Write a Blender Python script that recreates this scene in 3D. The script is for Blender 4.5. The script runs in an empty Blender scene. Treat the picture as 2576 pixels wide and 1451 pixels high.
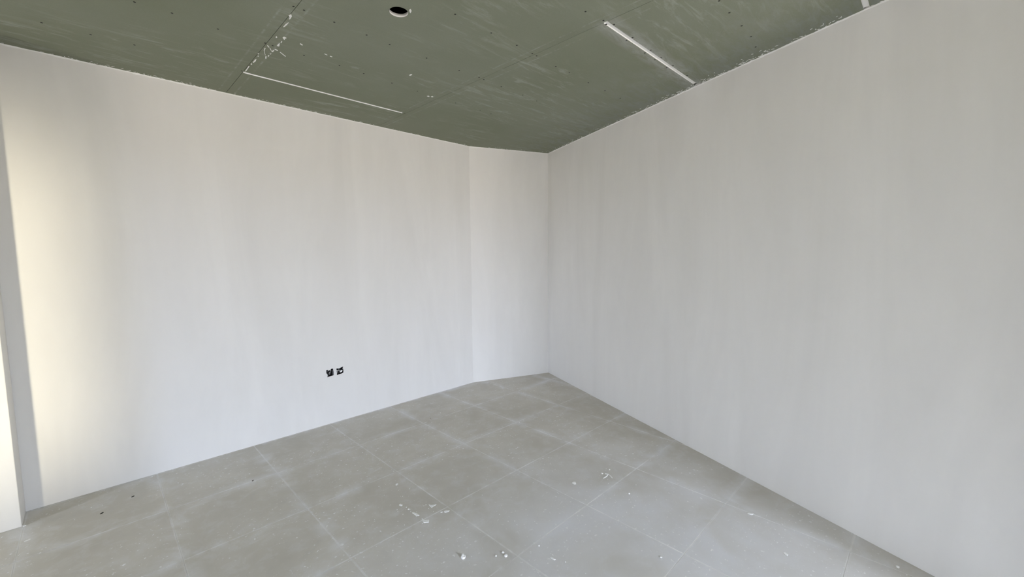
import bpy, bmesh, math, random
from mathutils import Vector, Matrix

# ------------------------------------------------------------------ camera, sky, lights, exposure
scene = bpy.context.scene
COL = scene.collection

H = 2.6837            # ceiling height
EYE = 1.5
PITCH, ROLL, YAW = 0.08464, -0.009562, math.radians(-44.889)

cam_data = bpy.data.cameras.new('camera')
cam_data.sensor_fit = 'HORIZONTAL'
cam_data.sensor_width = 36.0
cam_data.lens = 14.7864
cam_data.clip_start = 0.02
cam = bpy.data.objects.new('camera', cam_data)
COL.objects.link(cam)
fw = Vector((0, math.cos(PITCH), -math.sin(PITCH)))
r0 = Vector((1, 0, 0))
u0 = r0.cross(fw)
rt = r0 * math.cos(ROLL) + u0 * math.sin(ROLL)
up = -r0 * math.sin(ROLL) + u0 * math.cos(ROLL)
rot = Matrix((rt, up, -fw)).transposed().to_4x4()
cam.matrix_world = Matrix.Translation((0, 0, EYE)) @ Matrix.Rotation(YAW, 4, 'Z') @ rot
scene.camera = cam

scene.view_settings.view_transform = 'Standard'
scene.view_settings.look = 'None'
scene.view_settings.gamma = 1.0
scene.view_settings.use_curve_mapping = False
scene.view_settings.exposure = 0.0
scene.cycles.max_bounces = 7
scene.cycles.diffuse_bounces = 6
scene.cycles.glossy_bounces = 2
scene.cycles.caustics_reflective = False
scene.cycles.caustics_refractive = False
scene.cycles.use_adaptive_sampling = True
scene.cycles.adaptive_threshold = 0.12
scene.cycles.adaptive_min_samples = 16

SKY = (0.75, 0.827, 1.0)
GROUND = (0.56, 0.505, 0.44)
SKY_STRENGTH = 42.0
world = bpy.data.worlds.new('daylight')
scene.world = world
world.use_nodes = True
wn = world.node_tree
wn.nodes.clear()
w_out = wn.nodes.new('ShaderNodeOutputWorld')
w_bg = wn.nodes.new('ShaderNodeBackground')
w_bg.inputs['Strength'].default_value = SKY_STRENGTH
w_tc = wn.nodes.new('ShaderNodeTexCoord')
w_sep = wn.nodes.new('ShaderNodeSeparateXYZ')
w_mr = wn.nodes.new('ShaderNodeMapRange')
w_mr.inputs['From Min'].default_value = -0.02
w_mr.inputs['From Max'].default_value = 0.02
w_mix = wn.nodes.new('ShaderNodeMix')
w_mix.data_type = 'RGBA'
w_mix.inputs[6].default_value = (*GROUND, 1)
w_mix.inputs[7].default_value = (*SKY, 1)
wn.links.new(w_tc.outputs['Generated'], w_sep.inputs[0])
wn.links.new(w_sep.outputs['Z'], w_mr.inputs['Value'])
wn.links.new(w_mr.outputs[0], w_mix.inputs[0])
wn.links.new(w_mix.outputs[2], w_bg.inputs['Color'])
wn.links.new(w_bg.outputs[0], w_out.inputs[0])

WIN1 = (0.45, 1.64, 0.05, 2.35)       # x0, x1, z0, z1 of the large window behind the camera
WIN2 = (-3.55, -2.8, 0.05, 2.35)    # the second window, where the low sun comes in
FILL_WIN = (1.8, 2.45, 0.05, 2.35)       # y0, y1, z0, z1 of an unseen window added to brighten the right and far walls
WALL_Y = -4.0
EAST_X = 3.7
END_X = -4.5


def area(name, x0, x1, z0, z1, y, power, color, spread=180, rz=0.0, rx=0.0, portal=False):
    d = bpy.data.lights.new(name, 'AREA')
    d.shape = 'RECTANGLE'
    d.size, d.size_y = x1 - x0, z1 - z0
    d.energy = power
    d.color = color
    d.spread = math.radians(spread)
    if portal:
        d.cycles.is_portal = True
    o = bpy.data.objects.new(name, d)
    o.location = ((x0 + x1) / 2, y, (z0 + z1) / 2)
    o.rotation_euler = (math.radians(90 + rx), 0, math.radians(rz))
    COL.objects.link(o)
    return o


area('window_portal', *WIN1, WALL_Y - 0.16, 1, (1, 1, 1), portal=True)
P3 = area('window_portal', *FILL_WIN, 0, 1, (1, 1, 1), portal=True)
P3.location = (END_X - 0.16, (FILL_WIN[0] + FILL_WIN[1]) / 2, P3.location.z)
P3.rotation_euler = (math.radians(90), 0, math.radians(-90))
# low hazy sunlight falling in through the second window
SUN = area('low_sunlight', -3.48, -2.95, 0.15, 2.1, WALL_Y - 0.02, 4.0, (1.0, 0.9, 0.66), spread=8, rz=-20, rx=0.5)

# ------------------------------------------------------------------ helpers


def obj(name, me, mat=None, parent=None, kind=None, label=None, cat=None, group=None):
    o = bpy.data.objects.new(name, me)
    COL.objects.link(o)
    if mat is not None and me is not None and not me.materials:
        me.materials.append(mat)
    if parent is not None:
        o.parent = parent
    if kind:
        o['kind'] = kind
    if label:
        o['label'] = label
    if cat:
        o['category'] = cat
    if group:
        o['group'] = group
    return o


def finish(bm, name, smooth=False):
    bmesh.ops.recalc_face_normals(bm, faces=bm.faces)
    me = bpy.data.meshes.new(name)
    bm.to_mesh(me)
    bm.free()
    if smooth:
        for p in me.polygons:
            p.use_smooth = True
    return me


def add_prism(bm, poly, z0, z1):
    """vertical prism on a 2D polygon; z0 may be a function of (x, y)"""
    f0 = z0 if callable(z0) else (lambda x, y: z0)
    a = [bm.verts.new((x, y, f0(x, y))) for x, y in poly]
    b = [bm.verts.new((x, y, z1)) for x, y in poly]
    n = len(poly)
    bm.faces.new(a[::-1])
    bm.faces.new(b)
    for i in range(n):
        j = (i + 1) % n
        bm.faces.new((a[i], a[j], b[j], b[i]))


def add_box(bm, x0, x1, y0, y1, z0, z1):
    add_prism(bm, [(x0, y0), (x1, y0), (x1, y1), (x0, y1)], z0, z1)


def add_holed(bm, outer, holes, to_a, to_b):
    """slab with holes: outlines in 2D, to_a / to_b map them to the two faces"""
    loops = [outer] + holes
    for to in (to_a, to_b):
        edges = []
        for lp in loops:
            vs = [bm.verts.new(to(p)) for p in lp]
            for i in range(len(vs)):
                edges.append(bm.edges.new((vs[i], vs[(i + 1) % len(vs)])))
        bmesh.ops.triangle_fill(bm, edges=edges, use_beauty=True)
    for lp in loops:
        va = [bm.verts.new(to_a(p)) for p in lp]
        vb = [bm.verts.new(to_b(p)) for p in lp]
        for i in range(len(lp)):
            j = (i + 1) % len(lp)
            bm.faces.new((va[i], va[j], vb[j], vb[i]))
    bmesh.ops.remove_doubles(bm, verts=bm.verts, dist=1e-6)


def add_tube(bm, pts, r, seg=6):
    rings = []
    for i, p in enumerate(pts):
        p = Vector(p)
        d = (Vector(pts[min(i + 1, len(pts) - 1)]) - Vector(pts[max(i - 1, 0)])).normalized()
        s = d.orthogonal().normalized()
        t = d.cross(s)
        rings.append([bm.verts.new(p + (s * math.cos(2 * math.pi * k / seg) + t * math.sin(2 * math.pi * k / seg)) * r) for k in range(seg)])
    for a, b in zip(rings, rings[1:]):
        for k in range(seg):
            bm.faces.new((a[k], a[(k + 1) % seg], b[(k + 1) % seg], b[k]))
    bm.faces.new(rings[0][::-1])
    bm.faces.new(rings[-1])


def clip(poly, a, b):
    """part of a polygon left of the line a -> b"""
    out = []
    def side(p):
        return (b[0] - a[0]) * (p[1] - a[1]) - (b[1] - a[1]) * (p[0] - a[0])
    for i in range(len(poly)):
        p, q = poly[i], poly[(i + 1) % len(poly)]
        sp, sq = side(p), side(q)
        if sp >= 0:
            out.append(p)
        if (sp > 0 and sq < 0) or (sp < 0 and sq > 0):
            t = sp / (sp - sq)
            out.append((p[0] + (q[0] - p[0]) * t, p[1] + (q[1] - p[1]) * t))
    res = []
    for p in out:
        if not res or abs(p[0] - res[-1][0]) + abs(p[1] - res[-1][1]) > 1e-4:
            res.append(p)
    if len(res) > 1 and abs(res[0][0] - res[-1][0]) + abs(res[0][1] - res[-1][1]) < 1e-4:
        res.pop()
    return res


def poly_area(p):
    return 0.5 * sum(p[i][0] * p[(i + 1) % len(p)][1] - p[(i + 1) % len(p)][0] * p[i][1] for i in range(len(p)))


# ------------------------------------------------------------------ materials


class NT:
    def __init__(self, name):
        self.m = bpy.data.materials.new(name)
        self.m.use_nodes = True
        self.t = self.m.node_tree
        self.b = self.t.nodes['Principled BSDF']
        self.pos = self.t.nodes.new('ShaderNodeNewGeometry').outputs['Position']

    def n(self, kind, **kw):
        nd = self.t.nodes.new(kind)
        for k, v in kw.items():
            setattr(nd, k, v)
        return nd

    def link(self, a, b):
        self.t.links.new(a, b)

    def val(self, sock, v):
        if hasattr(v, 'links'):
            self.link(v, sock)
        else:
            sock.default_value = v

    def mapped(self, scale=(1, 1, 1), rot=(0, 0, 0), loc=(0, 0, 0), src=None):
        m = self.n('ShaderNodeMapping')
        m.inputs['Scale'].default_value = scale
        m.inputs['Rotation'].default_value = rot
        m.inputs['Location'].default_value = loc
        self.link(src or self.pos, m.inputs['Vector'])
        return m.outputs[0]

    def noise(self, vec, scale, detail=4, rough=0.55, dist=0.0):
        n = self.n('ShaderNodeTexNoise')
        n.inputs['Scale'].default_value = scale
        n.inputs['Detail'].default_value = detail
        n.inputs['Roughness'].default_value = rough
        n.inputs['Distortion'].default_value = dist
        self.link(vec, n.inputs['Vector'])
        return n.outputs['Fac']

    def rng(self, v, a, b, c=0.0, d=1.0, smooth=False):
        m = self.n('ShaderNodeMapRange')
        m.interpolation_type = 'SMOOTHSTEP' if smooth else 'LINEAR'
        self.val(m.inputs['Value'], v)
        for k, x in (('From Min', a), ('From Max', b), ('To Min', c), ('To Max', d)):
            m.inputs[k].default_value = x
        return m.outputs[0]

    def math(self, op, a, b=0.0):
        m = self.n('ShaderNodeMath', operation=op)
        self.val(m.inputs[0], a)
        self.val(m.inputs[1], b)
        return m.outputs[0]

    def mix(self, f, a, b, blend='MIX'):
        m = self.n('ShaderNodeMix', data_type='RGBA', blend_type=blend)
        self.val(m.inputs[0], f)
        self.val(m.inputs[6], (*a, 1) if isinstance(a, tuple) else a)
        self.val(m.inputs[7], (*b, 1) if isinstance(b, tuple) else b)
        return m.outputs[2]

    def bump(self, h, strength, dist):
        b = self.n('ShaderNodeBump')
        b.inputs['Strength'].default_value = strength
        b.inputs['Distance'].default_value = dist
        self.link(h, b.inputs['Height'])
        self.link(b.outputs[0], self.b.inputs['Normal'])

    def done(self, color, rough=0.8, spec=0.3):
        self.val(self.b.inputs['Base Color'], (*color, 1) if isinstance(color, tuple) else color)
        self.val(self.b.inputs['Roughness'], rough)
        self.b.inputs['Specular IOR Level'].default_value = spec
        return self.m


def mat_plain(name, color, rough=0.7, spec=0.3, var=0.06, scale=40):
    t = NT(name)
    f = t.noise(t.pos, scale, 3)
    dark = tuple(c * (1 - var) for c in color)
    lite = tuple(min(1, c * (1 + var)) for c in color)
    return t.done(t.mix(f, dark, lite), rough, spec)


def mat_wall():
    t = NT('skim_plaster')
    streak = t.noise(t.mapped((1.6, 1.6, 0.30)), 1.5, 4, 0.6, 0.9)
    fine = t.noise(t.mapped((5, 5, 1.5)), 2.0, 3, 0.6, 0.7)
    c = t.mix(t.rng(streak, 0.32, 0.68), (0.800, 0.791, 0.776), (0.858, 0.850, 0.836))
    c = t.mix(t.rng(fine, 0.4, 0.75, 0.0, 0.25), c, (0.79, 0.785, 0.775))
    return t.done(c, 0.85, 0.15)


def mat_ceiling():
    t = NT('green_plasterboard')
    big = t.noise(t.pos, 1.1, 3, 0.55)
    grain = t.noise(t.pos, 230, 1, 0.7)
    c = t.mix(t.rng(big, 0.35, 0.68), (0.222, 0.240, 0.176), (0.252, 0.270, 0.212))
    c = t.mix(t.rng(grain, 0.35, 0.75, 0.0, 0.2), c, (0.32, 0.335, 0.275))
    # rubbed, dusty scuffs in two directions
    zone = t.rng(t.noise(t.mapped(loc=(3, 3, 0)), 1.4, 2), 0.42, 0.60)
    for ang, sc, lo, hi, amt in ((0.15, 2.6, 0.54, 0.76, 0.7), (1.35, 3.0, 0.54, 0.76, 0.7)):
        s = t.noise(t.mapped((1.0, 5.0, 1.0), (0, 0, ang)), sc, 6, 0.75, 0.6)
        c = t.mix(t.math('MULTIPLY', t.rng(s, lo, hi, 0, amt), zone), c, (0.46, 0.47, 0.42))
    # grey plaster dust rubbed over the boards towards the right wall
    d = t.n('ShaderNodeVectorMath', operation='DOT_PRODUCT')
    t.link(t.pos, d.inputs[0])
    d.inputs[1].default_value = (0.9333, -0.3590, 0)
    edge = t.rng(d.outputs['Value'], 2.4956 - 0.9, 2.4956, 0.0, 1.0)
    smear = t.noise(t.mapped((1.2, 4.0, 1.0), (0, 0, -1.2)), 4.5, 5, 0.72, 0.6)
    c = t.mix(t.math('MULTIPLY', edge, t.rng(smear, 0.42, 0.72, 0.0, 0.75)), c, (0.30, 0.315, 0.30))
    # filler dust wiped beside the slot and along the board joints
    sep = t.n('ShaderNodeSeparateXYZ')
    t.link(t.pos, sep.inputs[0])
    near = t.rng(t.math('ABSOLUTE', t.math('SUBTRACT', sep.outputs['Y'], 1.272)), 0.01, 0.09, 1.0, 0.0)
    near = t.math('MULTIPLY', near, t.rng(sep.outputs['X'], 1.93, 1.99))
    c = t.mix(t.math('MULTIPLY', near, t.rng(smear, 0.36, 0.60, 0.1, 0.9)), c, (0.42, 0.425, 0.405))
    jx = t.math('ABSOLUTE', t.math('SUBTRACT', t.math('ABSOLUTE', t.math('SUBTRACT', sep.outputs['X'], 1.371)), 0.595))
    jx = t.math('ABSOLUTE', t.math('SUBTRACT', jx, 0.05))
    c = t.mix(t.math('MULTIPLY', t.rng(jx, 0.0, 0.008, 1.0, 0.0), t.rng(smear, 0.44, 0.66, 0.0, 0.6)), c, (0.41, 0.42, 0.38))
    return t.done(c, 0.85, 0.12)


TX, TY, TA, TB = 2.578, 2.548, 0.589, 0.582    # floor joint lines: x = TX + k*TA, y = TY + k*TB


def mat_floor():
    t = NT('dusty_screed_board')
    sep = t.n('ShaderNodeSeparateXYZ')
    t.link(t.pos, sep.inputs[0])
    ds = []
    for ax, o, s in (('X', TX, TA), ('Y', TY, TB)):
        q = t.math('DIVIDE', t.math('SUBTRACT', sep.outputs[ax], o), s)
        q = t.math('ABSOLUTE', t.math('SUBTRACT', q, t.math('ROUND', q)))
        ds.append(t.math('MULTIPLY', q, s))
    dist = t.math('MINIMUM', ds[0], ds[1])
    cloud = t.noise(t.pos, 1.7, 3, 0.6, 0.4)
    mott = t.noise(t.pos, 9.0, 4, 0.7, 0.4)
    c = t.mix(t.rng(cloud, 0.34, 0.68), (0.565, 0.538, 0.476), (0.650, 0.624, 0.566))
    c = t.mix(t.rng(mott, 0.50, 0.76, 0.0, 0.55), c, (0.71, 0.705, 0.695))
    c = t.mix(t.rng(mott, 0.30, 0.45, 0.25, 0.0), c, (0.50, 0.485, 0.45))
    # pale dust spread along the joints
    wide = t.noise(t.mapped(loc=(4, 1, 0)), 3.1, 4, 0.65, 0.8)
    d1 = t.math('MULTIPLY', t.rng(dist, 0.0, 0.075, 1.0, 0.0), t.rng(wide, 0.44, 0.68, 0.0, 0.8))
    c = t.mix(d1, c, (0.79, 0.795, 0.81))
    # dust patch that also paints cool window light onto the near floor
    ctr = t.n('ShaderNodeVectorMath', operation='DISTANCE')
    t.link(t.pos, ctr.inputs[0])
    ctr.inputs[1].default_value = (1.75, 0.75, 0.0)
    dust_and_light = t.math('MULTIPLY', t.rng(ctr.outputs['Value'], 0.2, 1.9, 1.0, 0.0, True), t.rng(cloud, 0.30, 0.62, 0.3, 0.85))
    c = t.mix(dust_and_light, c, (0.735, 0.745, 0.785))
    d2 = t.math('MULTIPLY', t.rng(dist, 0.001, 0.0065, 1.0, 0.0), t.rng(mott, 0.36, 0.62, 0.05, 0.9))
    c = t.mix(d2, c, (0.85, 0.85, 0.85))
    # scuffs and brushed smears
    sm = t.noise(t.mapped((1.0, 4.0, 1.0), (0, 0, 0.7)), 4.0, 6, 0.74, 0.6)
    c = t.mix(t.rng(sm, 0.60, 0.80, 0.0, 0.6), c, (0.79, 0.795, 0.81))
    sp = t.noise(t.pos, 48, 2, 0.6)
    c = t.mix(t.math('MULTIPLY', t.rng(sp, 0.64, 0.70), t.rng(cloud, 0.42, 0.52)), c, (0.86, 0.86, 0.86))
    return t.done(c, 0.7, 0.25)


M_WALL = mat_wall()
M_CEIL = mat_ceiling()
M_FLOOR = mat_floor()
M_JOINT = mat_plain('joint_dust', (0.80, 0.79, 0.77), 0.9, 0.1, 0.10, 30)
M_PLASTER = mat_plain('white_plaster', (0.90, 0.90, 0.89), 0.85, 0.2, 0.05, 120)
M_CORE = mat_plain('white_profile', (0.93, 0.93, 0.92), 0.6, 0.3, 0.02, 60)
M_SLAB = mat_plain('dark_void', (0.012, 0.012, 0.012), 0.9, 0.1)
M_SCREW = mat_plain('black_screw', (0.018, 0.018, 0.016), 0.6, 0.3)
M_BOX = mat_plain('black_plastic', (0.012, 0.012, 0.013), 0.55, 0.4)
M_GREY = mat_plain('grey_cable', (0.30, 0.30, 0.30), 0.5, 0.4)
M_FRAME = mat_plain('window_frame_white', (0.75, 0.75, 0.75), 0.4, 0.5)
M_CHIP = mat_plain('dark_chip', (0.05, 0.045, 0.038), 0.8, 0.2)

# ------------------------------------------------------------------ room shell
LEFT_Y = 3.723
P0, P1 = (3.960, 3.343), (3.056, 3.723)
P4 = (2.4574, -0.566)                      # free end of the right wall, 4.187 m from the corner
ROOM = [P4, P0, P1, (END_X, 3.723), (END_X, P4[1])]            # the part in view, counter-clockwise
BAY = [(END_X, WALL_Y), (EAST_X, WALL_Y), (EAST_X, P4[1]), (END_X, P4[1])]   # the part behind the camera
SHELL = [P4, P0, P1, (END_X, 3.723), (END_X, WALL_Y), (EAST_X, WALL_Y), (EAST_X, P4[1])]
PIER_X, PIER_Y, LEFT_Y = -0.374, 3.526, 3.723


def offset_poly(poly, d):
    n = len(poly)
    lines = []
    for i in range(n):
        a, b = Vector(poly[i]), Vector(poly[(i + 1) % n])
        t = (b - a).normalized()
        o = Vector((t.y, -t.x)) * d
        lines.append((a + o, t))
    res = []
    for i in range(n):
        (p, t), (q, s) = lines[i - 1], lines[i]
        k = ((q - p).x * s.y - (q - p).y * s.x) / (t.x * s.y - t.y * s.x)
        res.append(tuple(p + t * k))
    return res


OUT = offset_poly(SHELL, 0.2)
Z_BASE, Z_TOP = -0.0012, 2.92

bm = bmesh.new()
add_prism(bm, OUT, -0.2, Z_BASE)
floor = obj('floor', finish(bm, 'floor'), M_JOINT, kind='structure', label='grey dusty floor of square screed boards with pale joints')

bm = bmesh.new()
add_prism(bm, OUT, Z_TOP, 3.05)
ceiling = obj('ceiling', finish(bm, 'ceiling'), M_SLAB, kind='structure', label='green plasterboard ceiling with screws, slots and a round hole')


def wall(name, i, label):
    j = (i + 1) % len(SHELL)
    bm = bmesh.new()
    add_prism(bm, [SHELL[i], SHELL[j], OUT[j], OUT[i]], Z_BASE, Z_TOP)
    return obj(name, finish(bm, name), M_WALL, kind='structure', label=label)


wall('wall_right', 0, 'long plain white plastered wall on the right')
wall('wall_back', 1, 'narrow angled white plastered wall in the far corner')
bm = bmesh.new()
add_holed(bm, [(WALL_Y, Z_BASE), (LEFT_Y, Z_BASE), (LEFT_Y, Z_TOP), (WALL_Y, Z_TOP)], [[(FILL_WIN[0], FILL_WIN[2]), (FILL_WIN[1], FILL_WIN[2]), (FILL_WIN[1], FILL_WIN[3]), (FILL_WIN[0], FILL_WIN[3])]],
          lambda p: (END_X, p[0], p[1]), lambda p: (END_X - 0.2, p[0], p[1]))
obj('wall_end', finish(bm, 'wall_end'), M_WALL, kind='structure', label='white plastered end wall behind the camera')
wall('wall_bay', 5, 'white plastered side wall of the window bay')
# unseen partition added to cut window light on the left wall's near end
bm = bmesh.new()
add_box(bm, 0.31, 0.43, WALL_Y, -0.75, 0.0, Z_TOP - 0.002)
obj('wall_light_block', finish(bm, 'wall_light_block'), M_WALL, kind='structure', label='added light-blocking partition behind the camera')
# unseen nib added to shade the near end of the right wall
bm = bmesh.new()
nx, ny, tx, ty = -0.9333, 0.3590, 0.3590, 0.9333
add_prism(bm, [(P4[0], P4[1]), (P4[0] + tx * 0.1, P4[1] + ty * 0.1), (P4[0] + tx * 0.1 + nx * 0.18, P4[1] + ty * 0.1 + ny * 0.18), (P4[0] + nx * 0.18, P4[1] + ny * 0.18)], 0.0, Z_TOP - 0.002)
obj('wall_shade_nib', finish(bm, 'wall_shade_nib'), M_WALL, kind='structure', label='small added nib that shades the free end of the right wall')
wall('wall_return', 6, 'white plastered wall turning away behind the right wall')

# left wall with two ragged socket openings
SOCK = [
    [(1.394, 0.488), (1.408, 0.489), (1.418, 0.481), (1.430, 0.483), (1.441, 0.492), (1.455, 0.490), (1.459, 0.462), (1.459, 0.430), (1.432, 0.427), (1.404, 0.422), (1.404, 0.448), (1.393, 0.462)],
    [(1.483, 0.484), (1.500, 0.484), (1.512, 0.481), (1.520, 0.485), (1.548, 0.492), (1.541, 0.478), (1.547, 0.462), (1.546, 0.436), (1.532, 0.430), (1.505, 0.428), (1.487, 0.424), (1.487, 0.452)],
]
bm = bmesh.new()
add_holed(bm, [(END_X, Z_BASE), (P1[0], Z_BASE), (P1[0], Z_TOP), (END_X, Z_TOP)], SOCK,
          lambda p: (p[0], LEFT_Y, p[1]), lambda p: (p[0], LEFT_Y + 0.2, p[1]))
obj('wall_left', finish(bm, 'wall_left'), M_WALL, kind='structure', label='white plastered left wall with two open socket boxes')

# projecting pier at the left edge
bm = bmesh.new()
add_box(bm, END_X, PIER_X, PIER_Y, LEFT_Y - 0.0005, 0.0, Z_TOP - 0.002)
pier = obj('wall_pier', finish(bm, 'wall_pier'), M_WALL, kind='structure', label='projecting sunlit wall pier at the left edge')
bv = pier.modifiers.new('soft_arris', 'BEVEL')
bv.width = 0.003
bv.segments = 2

# window wall behind the camera
bm = bmesh.new()
holes = [[(w[0], w[2]), (w[1], w[2]), (w[1], w[3]), (w[0], w[3])] for w in (WIN1, WIN2)]
add_holed(bm, [(END_X, Z_BASE), (EAST_X, Z_BASE), (EAST_X, Z_TOP), (END_X, Z_TOP)], holes,
          lambda p: (p[0], WALL_Y, p[1]), lambda p: (p[0], WALL_Y - 0.2, p[1]))
obj('wall_front', finish(bm, 'wall_front'), M_WALL, kind='structure', label='window wall behind the camera')
for k, (w, mull) in enumerate(((WIN1, ()), (WIN2, ()), (FILL_WIN, ()))):
    root = obj('window_%d' % (k + 1), None, kind='structure')
    root.location = ((w[0] + w[1]) / 2, WALL_Y - 0.1, w[2])
    cx, cz = root.location.x, w[2]
    bars = [(w[0], w[1], w[2], w[2] + 0.06), (w[0], w[1], w[3] - 0.06, w[3]), (w[0], w[0] + 0.06, w[2] + 0.06, w[3] - 0.06), (w[1] - 0.06, w[1], w[2] + 0.06, w[3] - 0.06)]
    bars += [(m - 0.035, m + 0.035, w[2] + 0.06, w[3] - 0.06) for m in mull]
    for a, b, c, d in bars:
        bm = bmesh.new()
        add_box(bm, a - cx, b - cx, -0.03, 0.03, c - cz, d - cz)
        obj('frame_bar', finish(bm, 'frame_bar'), M_FRAME, parent=root)
    if w is WIN2:            # opaque panel added to keep sky light out of this window
        bm = bmesh.new()
        add_box(bm, w[0] + 0.06 - cx, w[1] - 0.06 - cx, -0.012, 0.012, 0.06, w[3] - w[2] - 0.06)
        obj('sky_block_panel', finish(bm, 'sky_block_panel'), M_FRAME, parent=root)
    if w is FILL_WIN:
        root.location = (END_X - 0.1, (w[0] + w[1]) / 2, w[2])
        root.rotation_euler = (0, 0, math.radians(90))

# ------------------------------------------------------------------ floor boards
GAP = 0.0015
full = None


def clip_to(p, zone):
    for k in range(len(zone)):
        p = clip(p, zone[k], zone[(k + 1) % len(zone)])
        if len(p) < 3:
            return None
    return p if poly_area(p) > 0.0008 else None


for i in range(-16, 5):
    for j in range(-12, 4):
        x0, x1 = TX + i * TA + GAP, TX + (i + 1) * TA - GAP
        y0, y1 = TY + j * TB + GAP, TY + (j + 1) * TB - GAP
        sq = [(x0, y0), (x1, y0), (x1, y1), (x0, y1)]
        for zone in (ROOM, BAY):
            p = clip_to(sq, zone)
            if p is None:
                continue
            cx, cy = (x0 + x1) / 2, (y0 + y1) / 2
            whole = abs(poly_area(p) - poly_area(sq)) < 1e-6
            if whole and full is not None:
                me = full
            else:
                bm = bmesh.new()
                add_prism(bm, [(x - cx, y - cy) for x, y in p], 0.0, 0.014)
                me = finish(bm, 'floor_board')
                if whole:
                    full = me
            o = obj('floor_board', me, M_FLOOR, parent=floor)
            o.location = (cx, cy, -0.014)

# ------------------------------------------------------------------ ceiling boards
T = 0.0125
TAPER, TDEPTH = 0.05, 0.0016
SG = 0.0012                       # half of a board joint
HOLE = (1.150, 1.925, 0.0455)
SLOT_W = 0.025


def ceiling_board(x0, x1, y0, y1, hole=None, zone=None):
    zone = zone or ROOM
    x0, x1 = x0 + SG, x1 - SG
    def zf(x, y):
        d = min(x - x0, x1 - x)
        return H + TDEPTH * max(0.0, 1 - d / TAPER)
    bm = bmesh.new()
    made = False
    for a, b in ((x0, x0 + TAPER), (x0 + TAPER, x1 - TAPER), (x1 - TAPER, x1)):
        p = clip_to([(a, y0), (b, y0), (b, y1), (a, y1)], zone)
        if p is None:
            continue
        made = True
        if hole and a < hole[0] < b:
            ring = [(hole[0] + hole[2] * math.cos(2 * math.pi * k / 48), hole[1] + hole[2] * math.sin(2 * math.pi * k / 48)) for k in range(48)]
            add_holed(bm, p, [ring], lambda q: (q[0], q[1], H), lambda q: (q[0], q[1], H + T))
        else:
            add_prism(bm, p, zf, H + T)
    if not made:
        bm.free()
        return None
    return obj('ceiling_board', finish(bm, 'ceiling_board'), M_CEIL, parent=ceiling)


def joint_strip(x0, x1, y):
    """white channel filling a slot between two boards"""
    bm = bmesh.new()
    w = SLOT_W / 2 - 0.0004
    prof = [(-w, H + 0.001), (-w, H + 0.030), (w, H + 0.030), (w, H + 0.001), (w - 0.0015, H + 0.001), (w - 0.0015, H + 0.006), (-w + 0.0015, H + 0.006), (-w + 0.0015, H + 0.001)]
    a = [bm.verts.new((x0, y + p[0], p[1])) for p in prof]
    b = [bm.verts.new((x1, y + p[0], p[1])) for p in prof]
    n = len(prof)
    for i in range(n):
        bm.faces.new((a[i], a[(i + 1) % n], b[(i + 1) % n], b[i]))
    bm.faces.new(a)
    bm.faces.new(b[::-1])
    return obj('slot_channel', finish(bm, 'slot_channel'), M_CORE, parent=ceiling)


C0, C1, C2, C3 = -0.415, 0.7765, 1.966, 3.150
S1, S2, S3 = 3.236, 1.2695, 0.302
hw = SLOT_W / 2
for x0, x1 in ((-5.165, -3.98), (-3.98, -2.795), (-2.795, -1.605), (-1.605, C0)):
    ceiling_board(x0, x1, 1.5, LEFT_Y)
    ceiling_board(x0, x1, P4[1], 1.5 - 0.002)
ceiling_board(C0, C1, 1.0, LEFT_Y)
ceiling_board(C0, C1, P4[1], 1.0 - 0.002)
ceiling_board(C1, C2, S1 + hw, LEFT_Y)
ceiling_board(C1, C2, 0.74, S1 - hw, HOLE)
ceiling_board(C1, C2, P4[1], 0.74 - 0.002)
ceiling_board(C2, C3 + 0.9, S2 + hw, LEFT_Y)
ceiling_board(C2, C3, S3 + hw, S2 - hw)
ceiling_board(C2, C3, P4[1], S3 - hw)
for x0 in (-5.165, -3.98, -2.795, -1.605, C0, C1, C2, C3, C3 + 1.19):
    ceiling_board(x0, x0 + 1.19, WALL_Y, P4[1] - 0.002, None, BAY)
joint_strip(C1 + 0.004, C2 - 0.022, S1)
joint_strip(C2 + 0.006, 3.125, S2)
joint_strip(C2 + 0.006, 2.783, S3)

# cut edge of the round hole shows the white gypsum core
bm = bmesh.new()
n = 48
rings = []
for r, z in ((HOLE[2] - 0.0003, H + 0.0003), (HOLE[2] - 0.0003, H + T + 0.004), (HOLE[2] + 0.006, H + T + 0.004), (HOLE[2] + 0.006, H + T + 0.0004)):
    rings.append([bm.verts.new((HOLE[0] + r * math.cos(2 * math.pi * k / n), HOLE[1] + r * math.sin(2 * math.pi * k / n), z)) for k in range(n)])
for a, b in zip(rings, rings[1:]):
    for k in range(n):
        bm.faces.new((a[k], a[(k + 1) % n], b[(k + 1) % n], b[k]))
obj('hole_edge', finish(bm, 'hole_edge', True), M_CORE, parent=ceiling)

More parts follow.
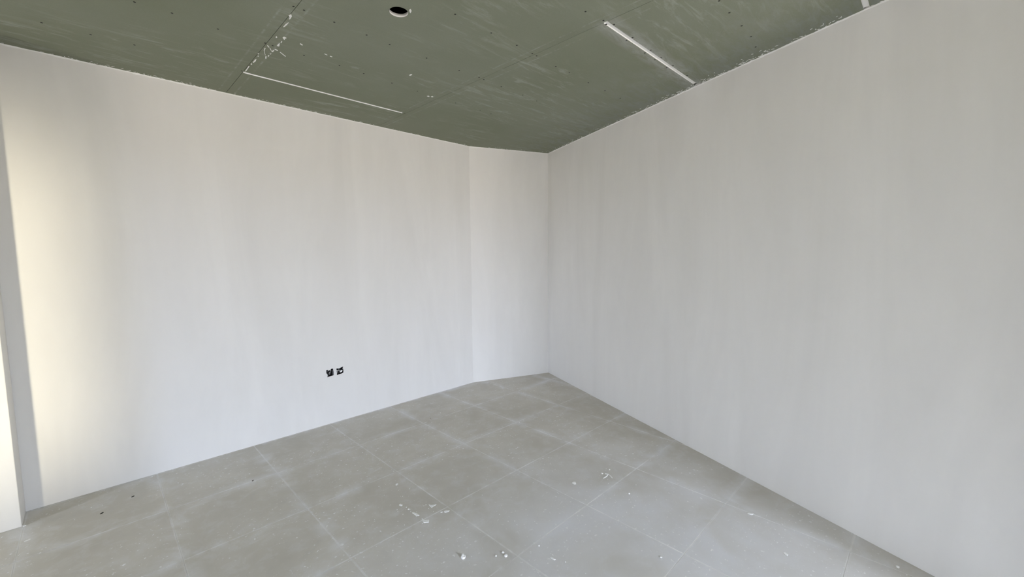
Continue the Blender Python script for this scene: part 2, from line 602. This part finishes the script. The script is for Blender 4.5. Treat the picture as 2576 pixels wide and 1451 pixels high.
# positions on the ceiling and floor planes, metres
SCREWS = [(0.222, 2.704), (0.359, 2.699), (-0.099, 3.258), (0.077, 3.251), (0.251, 3.24), (0.55, 2.719), (0.765, 2.233), (0.812, 2.229), (0.96, 2.234), (0.77, 2.717), (0.809, 2.718), (0.977, 2.717), (1.186, 2.71), (0.767, 3.222), (1.137, 2.24), (1.279, 2.249), (1.523, 2.246), (1.349, 2.717), (1.561, 2.731), (1.768, 2.735), (1.361, 1.748), (1.61, 1.756), (1.807, 1.756), (1.946, 1.763), (1.988, 1.765), (1.773, 2.247), (1.939, 2.243), (1.984, 2.246), (2.156, 2.254), (2.384, 2.259), (2.554, 2.27), (2.182, 1.775), (2.322, 1.774), (2.551, 1.782), (2.762, 1.782), (2.12, 2.74), (2.496, 2.74), (2.37, 2.734), (1.809, 1.283), (1.944, 1.267), (1.987, 1.278), (2.213, 1.285), (2.208, 1.253), (2.194, 0.789), (2.337, 0.789), (2.516, 0.786), (2.676, 0.786), (2.828, 0.804), (2.98, 1.785), (2.42, 1.247), (2.426, 1.283), (2.554, 1.253), (2.555, 1.289), (2.718, 1.256), (2.718, 1.288), (2.936, 1.258), (2.016, 1.251)]
CFLAKES = [[(0.773, 2.328), (0.778, 2.308), (0.787, 2.325), (0.789, 2.352), (0.786, 2.365), (0.782, 2.342)], [(0.788, 2.463), (0.788, 2.428), (0.794, 2.396), (0.795, 2.421), (0.793, 2.452)], [(0.82, 2.58), (0.822, 2.565), (0.836, 2.569), (0.836, 2.579), (0.831, 2.583), (0.837, 2.6), (0.83, 2.596)], [(0.829, 2.646), (0.828, 2.625), (0.832, 2.629), (0.834, 2.652)], [(0.825, 2.698), (0.825, 2.672), (0.828, 2.657), (0.837, 2.697), (0.832, 2.705)], [(0.911, 2.589), (0.912, 2.579), (0.927, 2.589), (0.927, 2.6)], [(0.791, 2.602), (0.792, 2.59), (0.798, 2.598), (0.796, 2.608)], [(0.79, 2.819), (0.784, 2.778), (0.789, 2.782), (0.792, 2.817)], [(0.774, 2.884), (0.775, 2.873), (0.78, 2.878), (0.779, 2.89)], [(0.782, 2.92), (0.783, 2.909), (0.788, 2.913), (0.787, 2.924)], [(0.784, 3.029), (0.784, 2.98), (0.788, 2.966), (0.792, 2.998), (0.789, 3.031)], [(0.781, 3.067), (0.782, 3.052), (0.788, 3.061), (0.786, 3.073)], [(0.783, 3.208), (0.779, 3.106), (0.784, 3.108), (0.787, 3.204)], [(0.786, 2.739), (0.787, 2.732), (0.8, 2.749), (0.8, 2.756)], [(0.804, 2.759), (0.806, 2.756), (0.821, 2.784), (0.82, 2.79)], [(0.823, 2.795), (0.828, 2.769), (0.833, 2.775), (0.831, 2.798), (0.827, 2.801)], [(0.829, 2.759), (0.832, 2.747), (0.847, 2.757), (0.847, 2.765)], [(0.817, 2.89), (0.822, 2.887), (0.829, 2.92), (0.823, 2.917)], [(0.826, 2.873), (0.825, 2.857), (0.83, 2.861), (0.831, 2.882)], [(0.828, 2.839), (0.828, 2.822), (0.832, 2.828), (0.831, 2.842)], [(0.792, 2.822), (0.793, 2.818), (0.812, 2.87), (0.811, 2.874)], [(1.057, 2.617), (1.056, 2.61), (1.075, 2.616), (1.075, 2.622)], [(1.092, 2.624), (1.092, 2.617), (1.105, 2.619), (1.105, 2.626)], [(1.577, 2.534), (1.576, 2.513), (1.583, 2.505), (1.589, 2.522), (1.586, 2.537)], [(1.872, 2.769), (1.879, 2.754), (1.894, 2.766), (1.888, 2.774)], [(1.898, 2.755), (1.907, 2.74), (1.918, 2.752), (1.911, 2.764)], [(1.176, 1.872), (1.177, 1.86), (1.189, 1.871), (1.196, 1.892), (1.189, 1.888)], [(0.862, 2.774), (0.862, 2.768), (0.903, 2.803), (0.903, 2.812)]]
FLAKES = {
    'a': [(1.221, 2.067), (1.229, 2.066), (1.237, 2.039), (1.239, 2.015), (1.229, 2.016), (1.223, 2.032)],
    'b': [(1.231, 1.981), (1.235, 1.977), (1.235, 1.955), (1.253, 1.94), (1.24, 1.923), (1.227, 1.933), (1.217, 1.94), (1.224, 1.961)],
    'c': [(1.335, 2.067), (1.339, 2.053), (1.355, 2.042), (1.369, 2.034), (1.359, 2.029), (1.339, 2.029), (1.329, 2.024), (1.329, 2.043)],
    'd': [(1.36, 1.946), (1.374, 1.944), (1.388, 1.929), (1.377, 1.921), (1.358, 1.93), (1.355, 1.938)],
    'e': [(1.339, 1.955), (1.348, 1.953), (1.352, 1.944), (1.342, 1.944)],
    'f': [(1.208, 2.191), (1.22, 2.194), (1.223, 2.175), (1.214, 2.169), (1.207, 2.178)],
    'g': [(1.22, 2.113), (1.231, 2.121), (1.226, 2.104)],
    'h': [(1.235, 2.117), (1.233, 2.106), (1.229, 2.097), (1.229, 2.104)],
    'i': [(1.308, 2.407), (1.323, 2.414), (1.325, 2.403), (1.311, 2.394), (1.304, 2.399)],
    'j': [(2.124, 1.594), (2.143, 1.593), (2.147, 1.581), (2.131, 1.566), (2.12, 1.572), (2.119, 1.583)],
    'k': [(1.504, 1.26), (1.512, 1.255), (1.514, 1.242), (1.513, 1.232), (1.505, 1.237), (1.504, 1.248)],
    'l': [(2.563, 0.681), (2.575, 0.672), (2.583, 0.654), (2.569, 0.654), (2.562, 0.661), (2.559, 0.675)],
    'm': [(2.341, 0.454), (2.349, 0.448), (2.341, 0.434), (2.327, 0.434), (2.33, 0.443)],
    'n': [(1.883, 0.877), (1.892, 0.875), (1.892, 0.868), (1.883, 0.868), (1.879, 0.874)],
    'o': [(2.268, 1.267), (2.276, 1.267), (2.273, 1.26), (2.263, 1.26)],
    'tw1': [(2.314, 1.481), (2.348, 1.48), (2.38, 1.486), (2.384, 1.482), (2.346, 1.473), (2.311, 1.476)],
    'tw2': [(2.384, 1.485), (2.375, 1.461), (2.359, 1.435), (2.353, 1.436), (2.367, 1.46)],
    'tw3': [(2.374, 1.504), (2.384, 1.485), (2.378, 1.481), (2.368, 1.5)],
    'p': [(2.36, 1.528), (2.368, 1.522), (2.364, 1.513), (2.354, 1.516)],
    'q': [(2.444, 1.515), (2.448, 1.511), (2.437, 1.504), (2.433, 1.51)],
    'streak': [(-0.353, 3.328), (-0.346, 3.334), (-0.331, 3.339), (-0.329, 3.33), (-0.342, 3.324)],
    'step': [(-0.378, 3.539), (-0.372, 3.543), (-0.356, 3.529), (-0.358, 3.521), (-0.37, 3.524)],
}

# screw heads
bm = bmesh.new()
bmesh.ops.create_cone(bm, cap_ends=True, segments=10, radius1=0.0048, radius2=0.0056, depth=0.001)
screw_me = finish(bm, 'screw_head')
for x, y in SCREWS:
    if x > 1.99 and 1.24 < y < 1.295:
        y = 1.249 if y < 1.27 else 1.290
    d = min(abs(x - C1), abs(x - C2))
    o = obj('screw_head', screw_me, M_SCREW, parent=ceiling)
    o.location = (x, y, H + TDEPTH * max(0.0, 1 - d / TAPER) - 0.0002)

# plaster smears stuck to the ceiling along the joint and the wall edges
random.seed(11)
bm = bmesh.new()


def flake(bm, pts, z0, z1):
    if poly_area(pts) < 0:
        pts = pts[::-1]
    add_prism(bm, pts, z0, z1)


for p in CFLAKES:
    flake(bm, p, H - 0.0012, H + 0.0012)


def edge_flakes(a, b, into, count, spread, size, t0=0.0, t1=1.0):
    a, b = Vector(a), Vector(b)
    t = (b - a).normalized()
    into = Vector(into)
    clusters = [random.uniform(t0, t1) for _ in range(max(3, count // 12))]
    for k in range(count):
        s = random.choice(clusters) + random.gauss(0, 0.04) if random.random() < 0.65 else random.uniform(t0, t1)
        s = min(max(s, t0), t1)
        off = 0.006 + abs(random.gauss(0, spread))
        c = a.lerp(b, s) + into * off
        L, w = size * random.uniform(0.5, 1.6), size * random.uniform(0.2, 0.5)
        ang = math.atan2(t.y, t.x) + random.gauss(0, 0.5)
        d = Vector((math.cos(ang), math.sin(ang)))
        e = Vector((-d.y, d.x))
        m = random.randint(5, 7)
        pts = [tuple(c + d * L * 0.5 * math.cos(2 * math.pi * q / m) * random.uniform(0.7, 1.1) + e * w * 0.5 * math.sin(2 * math.pi * q / m) * random.uniform(0.7, 1.1)) for q in range(m)]
        flake(bm, pts, H - 0.0008, H + 0.0018)


edge_flakes(P0, P4, (-0.9333, 0.3590), 260, 0.022, 0.014, 0.0, 0.9)
edge_flakes(P0, P4, (-0.9333, 0.3590), 70, 0.03, 0.017, 0.42, 0.66)
edge_flakes((PIER_X, LEFT_Y), P1, (0, -1), 150, 0.014, 0.012)
edge_flakes(P1, P0, (-0.387, -0.922), 36, 0.03, 0.012)
obj('plaster_smears', finish(bm, 'plaster_smears'), M_PLASTER, parent=ceiling, kind='stuff')

# thin uneven plaster bead where walls and ceiling meet
def bead(a, b, into):
    a, b, into = Vector(a), Vector(b), Vector(into)
    n = int((b - a).length / 0.03)
    bm = bmesh.new()
    rows = []
    for k in range(n + 1):
        c = a.lerp(b, k / n)
        w = 0.0035 + random.uniform(-0.0015, 0.003)
        h = 0.006 + random.uniform(-0.002, 0.003)
        rows.append([bm.verts.new((c.x, c.y, H + 0.002)), bm.verts.new((c.x + into.x * w, c.y + into.y * w, H + 0.0)), bm.verts.new((c.x + into.x * 0.0008, c.y + into.y * 0.0008, H - h)), bm.verts.new((c.x, c.y, H - h))])
    for r, s in zip(rows, rows[1:]):
        for k in range(4):
            bm.faces.new((r[k], r[(k + 1) % 4], s[(k + 1) % 4], s[k]))
    obj('plaster_bead', finish(bm, 'plaster_bead'), M_PLASTER, parent=ceiling)


bead(P0, P4, (-0.9333, 0.3590))
bead((PIER_X, LEFT_Y), P1, (0, -1))
bead(P1, P0, (-0.387, -0.922))

# ------------------------------------------------------------------ open socket boxes in the left wall


def socket_box(idx, label):
    hole = SOCK[idx]
    xs, zs = [p[0] for p in hole], [p[1] for p in hole]
    x0, x1, z0, z1 = min(xs), max(xs), min(zs), max(zs)
    root = obj('socket_box', None, label=label, cat='socket box', group='open socket boxes in the left wall')
    root.location = ((x0 + x1) / 2, LEFT_Y + 0.03, (z0 + z1) / 2)
    ox, oy, oz = root.location
    W, Hh = (x1 - x0) / 2 + 0.004, (z1 - z0) / 2 + 0.004
    # cup lining the opening
    bm = bmesh.new()
    k = len(hole)
    rings = []
    for y, s in ((LEFT_Y + 0.003, 0.999), (LEFT_Y + 0.045, 0.97)):
        rings.append([bm.verts.new(((p[0] - ox) * s, y - oy, (p[1] - oz) * s)) for p in hole])
    for q in range(k):
        bm.faces.new((rings[0][q], rings[0][(q + 1) % k], rings[1][(q + 1) % k], rings[1][q]))
    bm.faces.new(rings[1])
    obj('back_box', finish(bm, 'back_box'), M_BOX, parent=root)

    def part(name, mat, build, smooth=False):
        bm = bmesh.new()
        build(bm)
        return obj(name, finish(bm, name, smooth), mat, parent=root)

    y = LEFT_Y - oy
    if idx == 0:
        part('box_rim', M_GREY, lambda bm: add_tube(bm, [(-0.0265, y + 0.006, 0.026), (-0.025, y + 0.005, 0.0), (-0.018, y + 0.005, -0.02), (-0.012, y + 0.007, -0.031)], 0.0022))
        part('box_rim', M_GREY, lambda bm: add_tube(bm, [(0.028, y + 0.006, 0.022), (0.0285, y + 0.006, -0.024)], 0.0020))
        part('wire', M_PLASTER, lambda bm: add_tube(bm, [(-0.016, y + 0.012, 0.018), (-0.010, y + 0.006, 0.0215), (-0.004, y + 0.006, 0.0225)], 0.0018), True)
        part('wire', M_PLASTER, lambda bm: add_tube(bm, [(0.010, y + 0.010, 0.024), (0.013, y + 0.006, 0.017), (0.010, y + 0.008, 0.011)], 0.0020), True)
        part('wire_connector', M_GREY, lambda bm: add_prism_xz(bm, [(-0.007, -0.006), (-0.003, 0.008), (0.001, 0.003), (0.008, 0.002), (0.010, -0.004), (0.002, -0.002), (-0.003, -0.008)], y + 0.006, y + 0.014))
        part('terminal', M_GREY, lambda bm: add_prism_xz(bm, [(-0.001, -0.018), (0.008, -0.016), (0.008, -0.020), (0.0, -0.022)], y + 0.02, y + 0.026))
    else:
        part('plaster_lump', M_PLASTER, lambda bm: add_prism_xz(bm, [(-0.002, -0.009), (0.004, -0.006), (0.014, 0.003), (0.021, 0.003), (0.024, -0.005), (0.017, -0.012), (0.006, -0.016), (0.001, -0.015)], y + 0.001, y + 0.012))
        part('wire', M_PLASTER, lambda bm: add_tube(bm, [(-0.029, y + 0.004, 0.013), (-0.018, y + 0.002, 0.005), (-0.005, y + 0.003, 0.003), (0.006, y + 0.006, 0.001)], 0.0024), True)
        part('wire', M_PLASTER, lambda bm: add_tube(bm, [(-0.027, y + 0.006, 0.005), (-0.020, y + 0.004, -0.002), (-0.018, y + 0.008, -0.008)], 0.0018), True)
        part('wire', M_GREY, lambda bm: add_tube(bm, [(-0.006, y + 0.012, 0.022), (-0.008, y + 0.006, 0.014), (-0.004, y + 0.010, 0.008)], 0.0026), True)
        part('wire', M_GREY, lambda bm: add_tube(bm, [(-0.022, y + 0.010, -0.010), (-0.018, y + 0.006, -0.018), (-0.014, y + 0.010, -0.022)], 0.0024), True)
        part('box_rim', M_GREY, lambda bm: add_tube(bm, [(0.030, y + 0.005, 0.026), (0.026, y + 0.004, 0.014), (0.028, y + 0.005, 0.004)], 0.0018))
    return root


def add_prism_xz(bm, poly, y0, y1):
    a = [bm.verts.new((x, y0, z)) for x, z in poly]
    b = [bm.verts.new((x, y1, z)) for x, z in poly]
    n = len(poly)
    bm.faces.new(a)
    bm.faces.new(b[::-1])
    for i in range(n):
        bm.faces.new((a[i], b[i], b[(i + 1) % n], a[(i + 1) % n]))


socket_box(0, 'black square open socket box, nearer the sunlit pier of the pair')
socket_box(1, 'open socket box half choked by a white plaster lump')

# ------------------------------------------------------------------ debris lying on the floor


def debris(name, pts, label, cat, mat=M_PLASTER, th=0.0022, group='plaster scraps on the floor'):
    cx = sum(p[0] for p in pts) / len(pts)
    cy = sum(p[1] for p in pts) / len(pts)
    loc = [(p[0] - cx, p[1] - cy) for p in pts]
    if poly_area(loc) < 0:
        loc = loc[::-1]
    bm = bmesh.new()
    a = [bm.verts.new((x, y, 0.0)) for x, y in loc]
    b = [bm.verts.new((x * 0.93, y * 0.93, th * random.uniform(0.75, 1.15))) for x, y in loc]
    top = bm.verts.new((0, 0, th * 1.2))
    n = len(loc)
    bm.faces.new(a[::-1])
    for i in range(n):
        j = (i + 1) % n
        bm.faces.new((a[i], a[j], b[j], b[i]))
        bm.faces.new((b[i], b[j], top))
    o = obj(name, finish(bm, name), mat, label=label, cat=cat, group=group)
    o.location = (cx, cy, 0.0)
    return o


def crumb(x, y, r, label, seed, squash=0.75, dent=False):
    rnd = random.Random(seed)
    bm = bmesh.new()
    bmesh.ops.create_icosphere(bm, subdivisions=2, radius=r)
    for v in bm.verts:
        v.co *= 1 + rnd.uniform(-0.16, 0.16)
        if dent and v.co.z > 0.3 * r and Vector((v.co.x - 0.2 * r, v.co.y)).length < 0.55 * r:
            v.co.z -= 0.45 * r
        v.co.z = max(v.co.z * squash, -0.4 * r) + 0.4 * r
    o = obj('plaster_crumb', finish(bm, 'plaster_crumb'), M_PLASTER, label=label, cat='plaster crumb', group='plaster crumbs on the floor')
    o.location = (x, y, 0.0)
    return o


crumb(1.203, 1.568, 0.0115, 'round dented white plaster crumb, largest on the near floor', 1, 0.8, True)
crumb(1.364, 1.452, 0.0065, 'small white plaster crumb, farther one of the touching pair', 2)
crumb(1.358, 1.424, 0.0080, 'angular white plaster crumb, nearer one of the touching pair', 3)
crumb(1.324, 1.460, 0.0046, 'tiny white crumb just left of the pair of crumbs', 4)
crumb(1.528, 1.356, 0.0042, 'tiny white crumb on a floor joint, right of the pair', 5)
crumb(2.603, 0.046, 0.0072, 'pale crumb at the foot of the right wall near the camera', 6, 0.6)
crumb(2.270, 1.264, 0.0062, 'lone white crumb between the forked scraping and the long joint', 7, 0.6)
crumb(1.886, 0.872, 0.0058, 'flat white crumb on the near bluish boards', 8, 0.5)

for key, lab in (
    ('a', 'long white plaster flake, farther of the two big flakes'),
    ('b', 'notched white plaster flake, nearest and largest of the flakes'),
    ('c', 'forked white plaster flake behind the two big flakes'),
    ('d', 'oblong white plaster flake lying across the dusty joint'),
    ('e', 'tiny white flake left of the oblong flake on the joint'),
    ('f', 'small ragged white flake left of the forked flake'),
    ('g', 'pointed triangular white chip behind the long flake'),
    ('h', 'thin white sliver beside the pointed triangular chip'),
    ('i', 'pale oval plaster chip on the middle board, far left of the flakes'),
    ('j', 'bright white plaster blob below the forked scraping'),
    ('k', 'crooked white plaster scrap on the nearest boards'),
    ('l', 'white plaster scrap near the right wall, upper one of two'),
    ('m', 'slanted white plaster scrap near the right wall, lower one of two'),
    ('p', 'tiny white speck left of the forked scraping'),
    ('q', 'tiny white speck above the forked scraping'),
):
    debris('plaster_flake', FLAKES[key], lab, 'plaster flake')

# forked, twig-like plaster scraping
root = obj('plaster_scraping', None, label='thin forked twig-like plaster scraping on a far right board', cat='plaster scraping')
root.location = (2.375, 1.482, 0)
for key in ('tw1', 'tw2', 'tw3'):
    o = debris('scraping_strand', FLAKES[key], None, None, group=None)
    o.location.x -= 2.375
    o.location.y -= 1.482
    o.parent = root

debris('plaster_sliver', FLAKES['streak'], 'thin bright plaster sliver in front of the pier', 'plaster sliver', th=0.0015)
debris('plaster_sliver', FLAKES['step'], 'pale plaster sliver at the bottom corner of the pier', 'plaster sliver', th=0.0015)
for x, y, L, lab in ((-0.056, 3.372, 0.020, 'dark brown chip on the floor nearest the pier'), (0.085, 3.471, 0.018, 'dark sliver-like chip by the left wall, second from the pier'),
                     (0.665, 3.137, 0.014, 'dark chip resting on a joint below the left wall'), (2.097, 3.177, 0.009, 'small black chip on the far floor by the angled wall')):
    d = 0.62
    pts = [(x + L * 0.5 * math.cos(a) * math.cos(d) - L * 0.22 * math.sin(a) * math.sin(d), y + L * 0.5 * math.cos(a) * math.sin(d) + L * 0.22 * math.sin(a) * math.cos(d)) for a in [2 * math.pi * k / 7 for k in range(7)]]
    debris('dark_chip', pts, lab, 'chip', M_CHIP, 0.003, 'dark chips on the floor')

# fine plaster grit scattered over the boards
random.seed(5)
bm = bmesh.new()
spots = [(1.3, 2.02, 0.22, 40), (1.22, 2.13, 0.12, 30), (2.35, 1.48, 0.2, 22), (2.1, 1.55, 0.25, 18), (1.6, 1.3, 0.4, 30), (2.4, 0.55, 0.25, 26), (1.9, 0.9, 0.4, 26), (1.1, 2.6, 0.4, 18), (-0.2, 3.5, 0.12, 14), (2.4, 2.3, 0.5, 24)]
for cx, cy, s, cnt in spots:
    for k in range(cnt):
        x, y = random.gauss(cx, s), random.gauss(cy, s)
        if len([1 for q in range(len(ROOM)) if (ROOM[(q + 1) % 5][0] - ROOM[q][0]) * (y - ROOM[q][1]) - (ROOM[(q + 1) % 5][1] - ROOM[q][1]) * (x - ROOM[q][0]) < 0.02]) or (x < PIER_X + 0.02 and y > PIER_Y - 0.02):
            continue
        r = random.choice((0.0012, 0.0016, 0.0022, 0.003))
        v = [bm.verts.new((x + r * math.cos(a) * random.uniform(0.6, 1.3), y + r * math.sin(a) * random.uniform(0.6, 1.3), 0.0)) for a in (0.3, 1.6, 2.8, 4.0, 5.3)]
        t = bm.verts.new((x, y, r * 0.9))
        for q in range(5):
            bm.faces.new((v[q], v[(q + 1) % 5], t))
        bm.faces.new(v[::-1])
obj('plaster_grit', finish(bm, 'plaster_grit'), M_PLASTER, kind='stuff', label='fine white plaster grit scattered over the floor boards', cat='grit')
